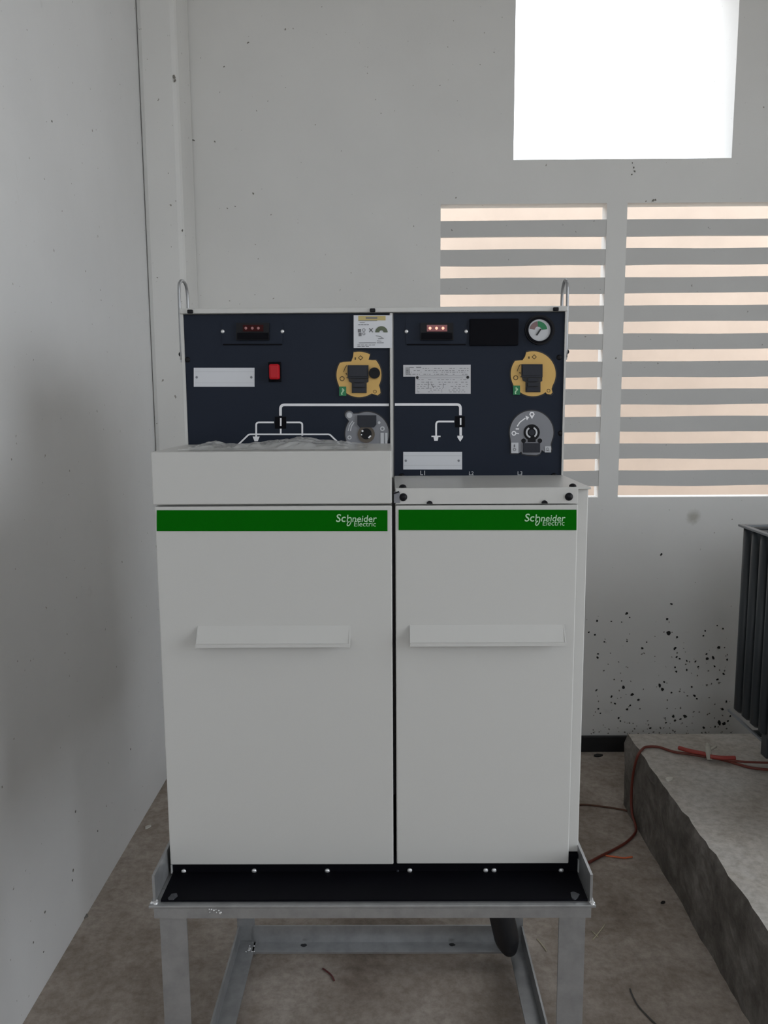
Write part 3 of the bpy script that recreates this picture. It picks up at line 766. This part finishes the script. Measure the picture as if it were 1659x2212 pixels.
# ------------------------------------------------------------------ plastic film crumpled on the left box
fb = MB(); nu, nv = 90, 26; xa, xb = onY(423, 968, 1.7).x, onY(792, 968, 1.7).x
grid = []
for j in range(nv + 1):
    row = []
    for i in range(nu + 1):
        u, v = i / nu, j / nv
        x = xa + (xb - xa) * u; y = 1.555 + .225 * v
        edge = min(1, min(u, 1 - u) * 9) * min(1, min(v, 1 - v) * 5)
        hump = .85 * math.exp(-((u - .62) / .13) ** 2) + .55 * math.exp(-((u - .07) / .06) ** 2) + .35 * math.exp(-((u - .42) / .10) ** 2) + .28 * math.exp(-((u - .84) / .08) ** 2)
        n1 = abs(noise.noise(Vector((u * 11, v * 4, 2)))) + .5 * abs(noise.noise(Vector((u * 27, v * 9, 5)))) + .25 * abs(noise.noise(Vector((u * 60, v * 20, 9))))
        z = ZLB + .0015 + edge * (.021 * hump * (.35 + .6 * v) + .006 * n1)
        y += .014 * noise.noise(Vector((u * 9, v * 3, 1))) * (1 if .05 < v < .9 else .6)
        row.append(fb.bm.verts.new((x + .02 * noise.noise(Vector((v * 6, u * 3, 4))), min(y, YP - .012), z)))
    grid.append(row)
for j in range(nv):
    for i in range(nu):
        q = fb.bm.faces.new((grid[j][i], grid[j][i + 1], grid[j + 1][i + 1], grid[j + 1][i])); q.smooth = True
tag(recentre(fb.build('plastic_film', M_film)), 'crumpled clear plastic film lying on the left white box', 'plastic film')

# ------------------------------------------------------------------ transformer on the plinth
tx0, tx1, ty0, ty1 = 1.213, 2.25, 2.0, 2.766
tr = thing('transformer', 'dark grey finned power transformer on the concrete plinth at right', 'transformer', ((tx0 + tx1) / 2, (ty0 + ty1) / 2, SZ))
zt0, zt1 = .470, 1.132
MB().box(tx0 + .115, tx1 - .115, ty0 + .05, ty1 - .02, zt0 - .02, zt1, .006).build('tank', M_trans, tr)
def fin_mesh(y):
    f_ = MB(); hw = .019; zb = zt0 + .012; prof = []
    pts = []
    for i in range(9):
        a = PI / 2 + PI * i / 8
        pts.append((tx0 + .019 + .019 * math.cos(a), hw * math.sin(a)))
    pts = [(tx0 + .125, hw)] + pts + [(tx0 + .125, -hw)]
    lo = [f_.bm.verts.new((x, y + d, zb + (.012 if k in (0, len(pts) - 1) else 0))) for k, (x, d) in enumerate(pts)]
    hi = [f_.bm.verts.new((x, y + d, zt1 - .004)) for x, d in pts]
    mid = [f_.bm.verts.new((x + (tx0 + .06 - x) * .25, y + d * .5, zb - .014)) for x, d in pts]
    n = len(pts)
    for k in range(n):
        a = (k + 1) % n
        q = f_.bm.faces.new((lo[k], lo[a], hi[a], hi[k])); q.smooth = 0 < k < n - 2
        q = f_.bm.faces.new((mid[k], mid[a], lo[a], lo[k])); q.smooth = True
    f_.bm.faces.new(hi); f_.bm.faces.new(mid[::-1])
    return f_
y = ty1 - .020
while y > ty0 + .06:
    fin_mesh(y).build('cooling_fin', M_trans, tr); y -= .0635
rim = MB(); zr = zt1
rim.box(tx0 - .008, tx0 + .012, ty0, ty1 + .012, zr - .002, zr + .006, .002); rim.box(tx1 - .012, tx1 + .008, ty0, ty1 + .012, zr - .002, zr + .006, .002)
rim.box(tx0 + .012, tx1 - .012, ty1 - .010, ty1 + .012, zr - .002, zr + .006, .002); rim.box(tx0 + .012, tx1 - .012, ty0, ty0 + .02, zr - .002, zr + .006, .002)
rim.build('top_rim', M_transrim, tr)
MB().box(tx0 + .10, tx1 - .10, ty0 + .04, ty1 - .05, zr, zr + .012, .003).build('lid', M_trans, tr)
for x in (tx0 + .125, tx1 - .2):
    MB().box(x, x + .075, ty0 + .02, ty1 + .03, zt0 - .09, zt0 - .02, .003).build('skid', M_trans, tr)
MB().box(tx0 + .025, tx0 + .032, ty0, ty1 + .09, zt0 - .040, zt0 - .032).build('base_strip', M_transrim, tr)
for yy in (ty0 + .1, ty1 - .13): MB().box(tx0 + .030, tx0 + .13, yy, yy + .03, zt0 - .045, zt0 - .033).build('bracket', M_trans, tr)
for x in (tx0 + .34, tx1 - .34):
    for yy in (ty0 + .12, ty1 - .22):
        MB().tube([(x - .03, yy, SZ + .055), (x + .03, yy, SZ + .055)], .055, 20, smooth=False).build('wheel', M_trans, tr)
        MB().box(x - .04, x + .04, yy - .035, yy + .035, SZ + .095, zt0 - .005).build('wheel_bracket', M_trans, tr)
q = onY(1653, 1585, 2.56)
MB().box(q.x - .008, q.x + .03, 2.53, 2.57, zt0 - .075, zt0 + .006, .003).build('earthing_lug', M_trans, tr)

# ------------------------------------------------------------------ wires, ties and litter
def zp(pts, z): return [onZ(x, y, z) for x, y in pts]
top_z = SZ + .007
path = zp([(1272, 1863), (1300, 1848), (1321, 1838), (1351, 1821), (1368, 1805)], .006)
path += [onX(1374, 1793, SX - .012), onX(1371, 1776, SX - .010), onX(1365, 1755, SX - .009), onX(1364, 1712, SX - .009), onX(1368, 1670, SX - .009), onX(1377, 1634, SX - .008)]
path += zp([(1389, 1617), (1400, 1613), (1424, 1614), (1455, 1624), (1490, 1629), (1527, 1635), (1560, 1641), (1595, 1651), (1625, 1659), (1664, 1663)], top_z)
tag(recentre(MB().tube(path, .0048, 8, sub=4).build('red_wire', M_wire)), 'long red-brown wire climbing from the floor over the plinth edge', 'wire', 'thin red wires')
w2 = zp([(1500, 1626), (1530, 1632), (1565, 1640), (1600, 1645), (1664, 1648)], top_z + .008)
tag(recentre(MB().tube(w2, .0042, 8).build('red_wire', M_wire)), 'upper of the two thin red wires running right from the pale tie', 'wire', 'thin red wires')
for pts, lab in (([(1466, 1615), (1482, 1620), (1500, 1624), (1530, 1630)], 'short thick red wire stub pointing left from the pale tie'),
                 ([(1534, 1634), (1560, 1637), (1588, 1637)], 'short thick red wire stub pointing right from the pale tie')):
    tag(recentre(MB().tube(zp(pts, top_z + .016), .0075, 10).build('wire_stub', mat('bright_red_sheath', (.30, .04, .03), .5))), lab, 'wire', 'thick red wire stubs')
tp = onZ(1531, 1632, top_z + .008); k = MB()
k.tube([tp + Vector((-.004, -.02, -.006)), tp + Vector((-.006, -.006, .022)), tp + Vector((.002, .016, .024)), tp + Vector((.008, .022, -.004))], .010, 10)
k.tube([tp + Vector((-.006, -.004, .022)), tp + Vector((-.002, .012, .042))], .006, 8, smooth=False); k.tube([tp + Vector((.0, .0, .02)), tp + Vector((.03, .012, .030))], .005, 8, smooth=False)
tag(recentre(k.build('cable_tie', M_tie)), 'pale tape tie bundling red wires on the plinth', 'tie')
tag(recentre(MB().tube(zp([(1225, 1741), (1262, 1738), (1300, 1742), (1340, 1748), (1361, 1753)], .004), .0035, 8).build('brown_wire', M_wire2)), 'thin brown wire on the floor between cabinet and plinth', 'wire')
tag(recentre(MB().tube(zp([(1308, 1848), (1330, 1851), (1348, 1853), (1366, 1851)], .004), .0030, 8).build('wire_offcut', M_orange)), 'short orange wire offcut on the floor beside the stand', 'wire', 'wire offcuts on the floor')
tag(recentre(MB().tube(zp([(1361, 2136), (1366, 2150), (1378, 2172), (1396, 2192), (1418, 2214)], .003), .0022, 8).build('wire_offcut', mat('dark_grey_wire', (.08, .075, .07), .5))), 'curved dark wire offcut on the floor at the bottom right', 'wire', 'wire offcuts on the floor')
tag(recentre(MB().tube(zp([(697, 2092), (707, 2099), (716, 2107), (722, 2118)], .003), .0022, 8).build('wire_offcut', mat('dark_red_wire', (.12, .03, .03), .5))), 'small dark red wire offcut on the floor under the stand', 'wire', 'wire offcuts on the floor')
for pts, lab in (([(1280, 2030), (1294, 2014), (1307, 1997)], 'pale straw on the floor right of the stand, slanting up right'),
                 ([(1278, 2011), (1292, 2024)], 'short pale straw crossing a longer straw right of the stand'),
                 ([(1160, 2028), (1172, 2042), (1181, 2055)], 'pale straw on the floor between the right-hand legs'),):
    tag(recentre(MB().tube(zp(pts, .0025), .0014, 6).build('straw', M_straw)), lab, 'straw', 'straws on the floor')

# litter specks near the left wall and the skirting
def chip(x, y, r, m_, lab, z=.0, nm='plaster_chip', cat='chip'):
    p = onZ(x, y, z + .0005); b = MB().blob(p, r, (0, 0, 1), r * .45, 1.4, random.uniform(0, 3)); tag(recentre(b.build(nm, m_)), lab, cat)
chip(320, 1787, .011, mat('white_chip', (.6, .58, .53), .8), 'white plaster chip on the floor by the left wall')
chip(184, 1981, .009, M_grime, 'dark grit lump at the foot of the left wall', nm='grit_lump', cat='grit')
chip(1292, 1633, .014, M_splat, 'black scrap on the floor in front of the black skirting', nm='black_scrap', cat='scrap')
chip(1432, 1950, .006, M_splat, 'small black pellet on the floor by the plinth foot', nm='black_pellet', cat='pellet')
chip(1444, 1684, .012, mat('pale_paper', (.60, .58, .52), .8), 'pale paper scrap on top of the plinth', z=SZ, nm='paper_scrap', cat='scrap')

# black mould specks splashed low on the back wall (nobody could count them)
dots = [(757,447,10),(840,857,9),(473,934,12),(497,967,6),(228,995,9),(805,980,11),(817,1095,20),(887,1130,9),(210,1110,9),(160,1090,7),(288,1168,7),(474,1165,7),(600,1222,11),(637,1172,7),(868,1223,13),(1230,1215,13),(1118,1078,8),(1104,1118,8),(1217,1035,7),(1265,1060,7),(1135,1308,13),(1183,1300,13),(235,1268,8),(232,1298,11),(883,1293,9),(908,1308,8),(870,1378,8),(880,1413,10),(967,1325,8),(1037,1330,8),(967,1400,8),(1060,1375,8),(1128,1270,9),(1270,1433,10),(1220,1478,9),(1300,1315,9),(1195,1370,8),(445,1543,16),(744,1528,14),(765,1560,15),(222,1567,9),(515,1602,13),(347,1620,10),(375,1677,9),(475,1725,11),(500,1693,8),(568,1646,10),(1030,1612,12),(1050,1638,8),(1008,1540,8),(840,1587,8),(780,1500,9),(1293,1660,9),(1260,1722,12),(855,1782,13),(952,1783,15),(870,1817,11),(915,1805,8),(1235,1835,18),(1272,1843,16),(1305,1822,9),(1325,1780,9),(1105,1875,11),(1200,1868,7),(665,1880,9),(795,1835,7),(405,1797,9),(420,1822,7),(237,1720,9),(255,1757,6),(430,1490,6),(345,1000,6),(430,1005,6)]
b = MB()
for x, y, r in dots:
    p = onY(1230 + x * .2622, 1080 + y * .2622, YB - .0006); b.blob(p, r * .2622 * .00205 * .95, (0, -1, 0), .0012, random.uniform(1, 1.4), random.uniform(0, 3))
tag(b.build('mould_specks', M_splat), 'black mould specks splashed low on the back wall above the plinth', 'stain', kind='stuff')
b = MB()
for k in range(150):
    u = random.random(); y = 1340 + 245 * (1 - u * u * .9); x = random.uniform(1276, 1582)
    p = onY(x, y, YB - .0006); b.blob(p, random.uniform(.0014, .0042), (0, -1, 0), .0008, random.uniform(1, 1.5), random.uniform(0, 3))
tag(b.build('grime_specks', M_grime), 'faint grey grime specks low on the back wall', 'stain', kind='stuff')
b = MB()
for x, y, r in ((547, 418, .006), (464, 306, .005), (418, 303, .007), (536, 92, .006), (484, 144, .005), (491, 450, .004), (508, 446, .004), (1411, 433, .008), (1416, 432, .006), (1366, 352, .004), (1369, 362, .005), (1371, 370, .006), (1365, 377, .005)):
    p = onY(x, y, YB - .0006); b.blob(p, r * .62, (0, -1, 0), .001, 1.3, random.uniform(0, 3))
tag(b.build('wall_pits', M_grime), 'small grey pits and marks scattered on the upper back wall', 'stain', kind='stuff')
b = MB()
for x, y, r in ((376, 166, .011), (378, 174, .008), (394, 498, .006), (340, 600, .004)):
    p = onY(x, y, 3.2474); b.blob(p, r * .62, (0, -1, 0), .001, 1.3, random.uniform(0, 3))
tag(b.build('pillar_pits', M_grime), 'small dark pits on the edge of the corner pillar', 'stain', kind='stuff')
b = MB()
for x, y, r in ((163, 1753, .005), (211, 1795, .004), (158, 1880, .005), (156, 1901, .004), (97, 1970, .004), (72, 2036, .003), (94, 2056, .003), (282, 1618, .004), (112, 262, .004)):
    p = onX(x, y, XL + .0006); b.blob(p, r * .8, (1, 0, 0), .0008, 1.2, random.uniform(0, 3))
tag(b.build('wall_specks', M_grime), 'few tiny dark specks on the left wall', 'stain', kind='stuff')
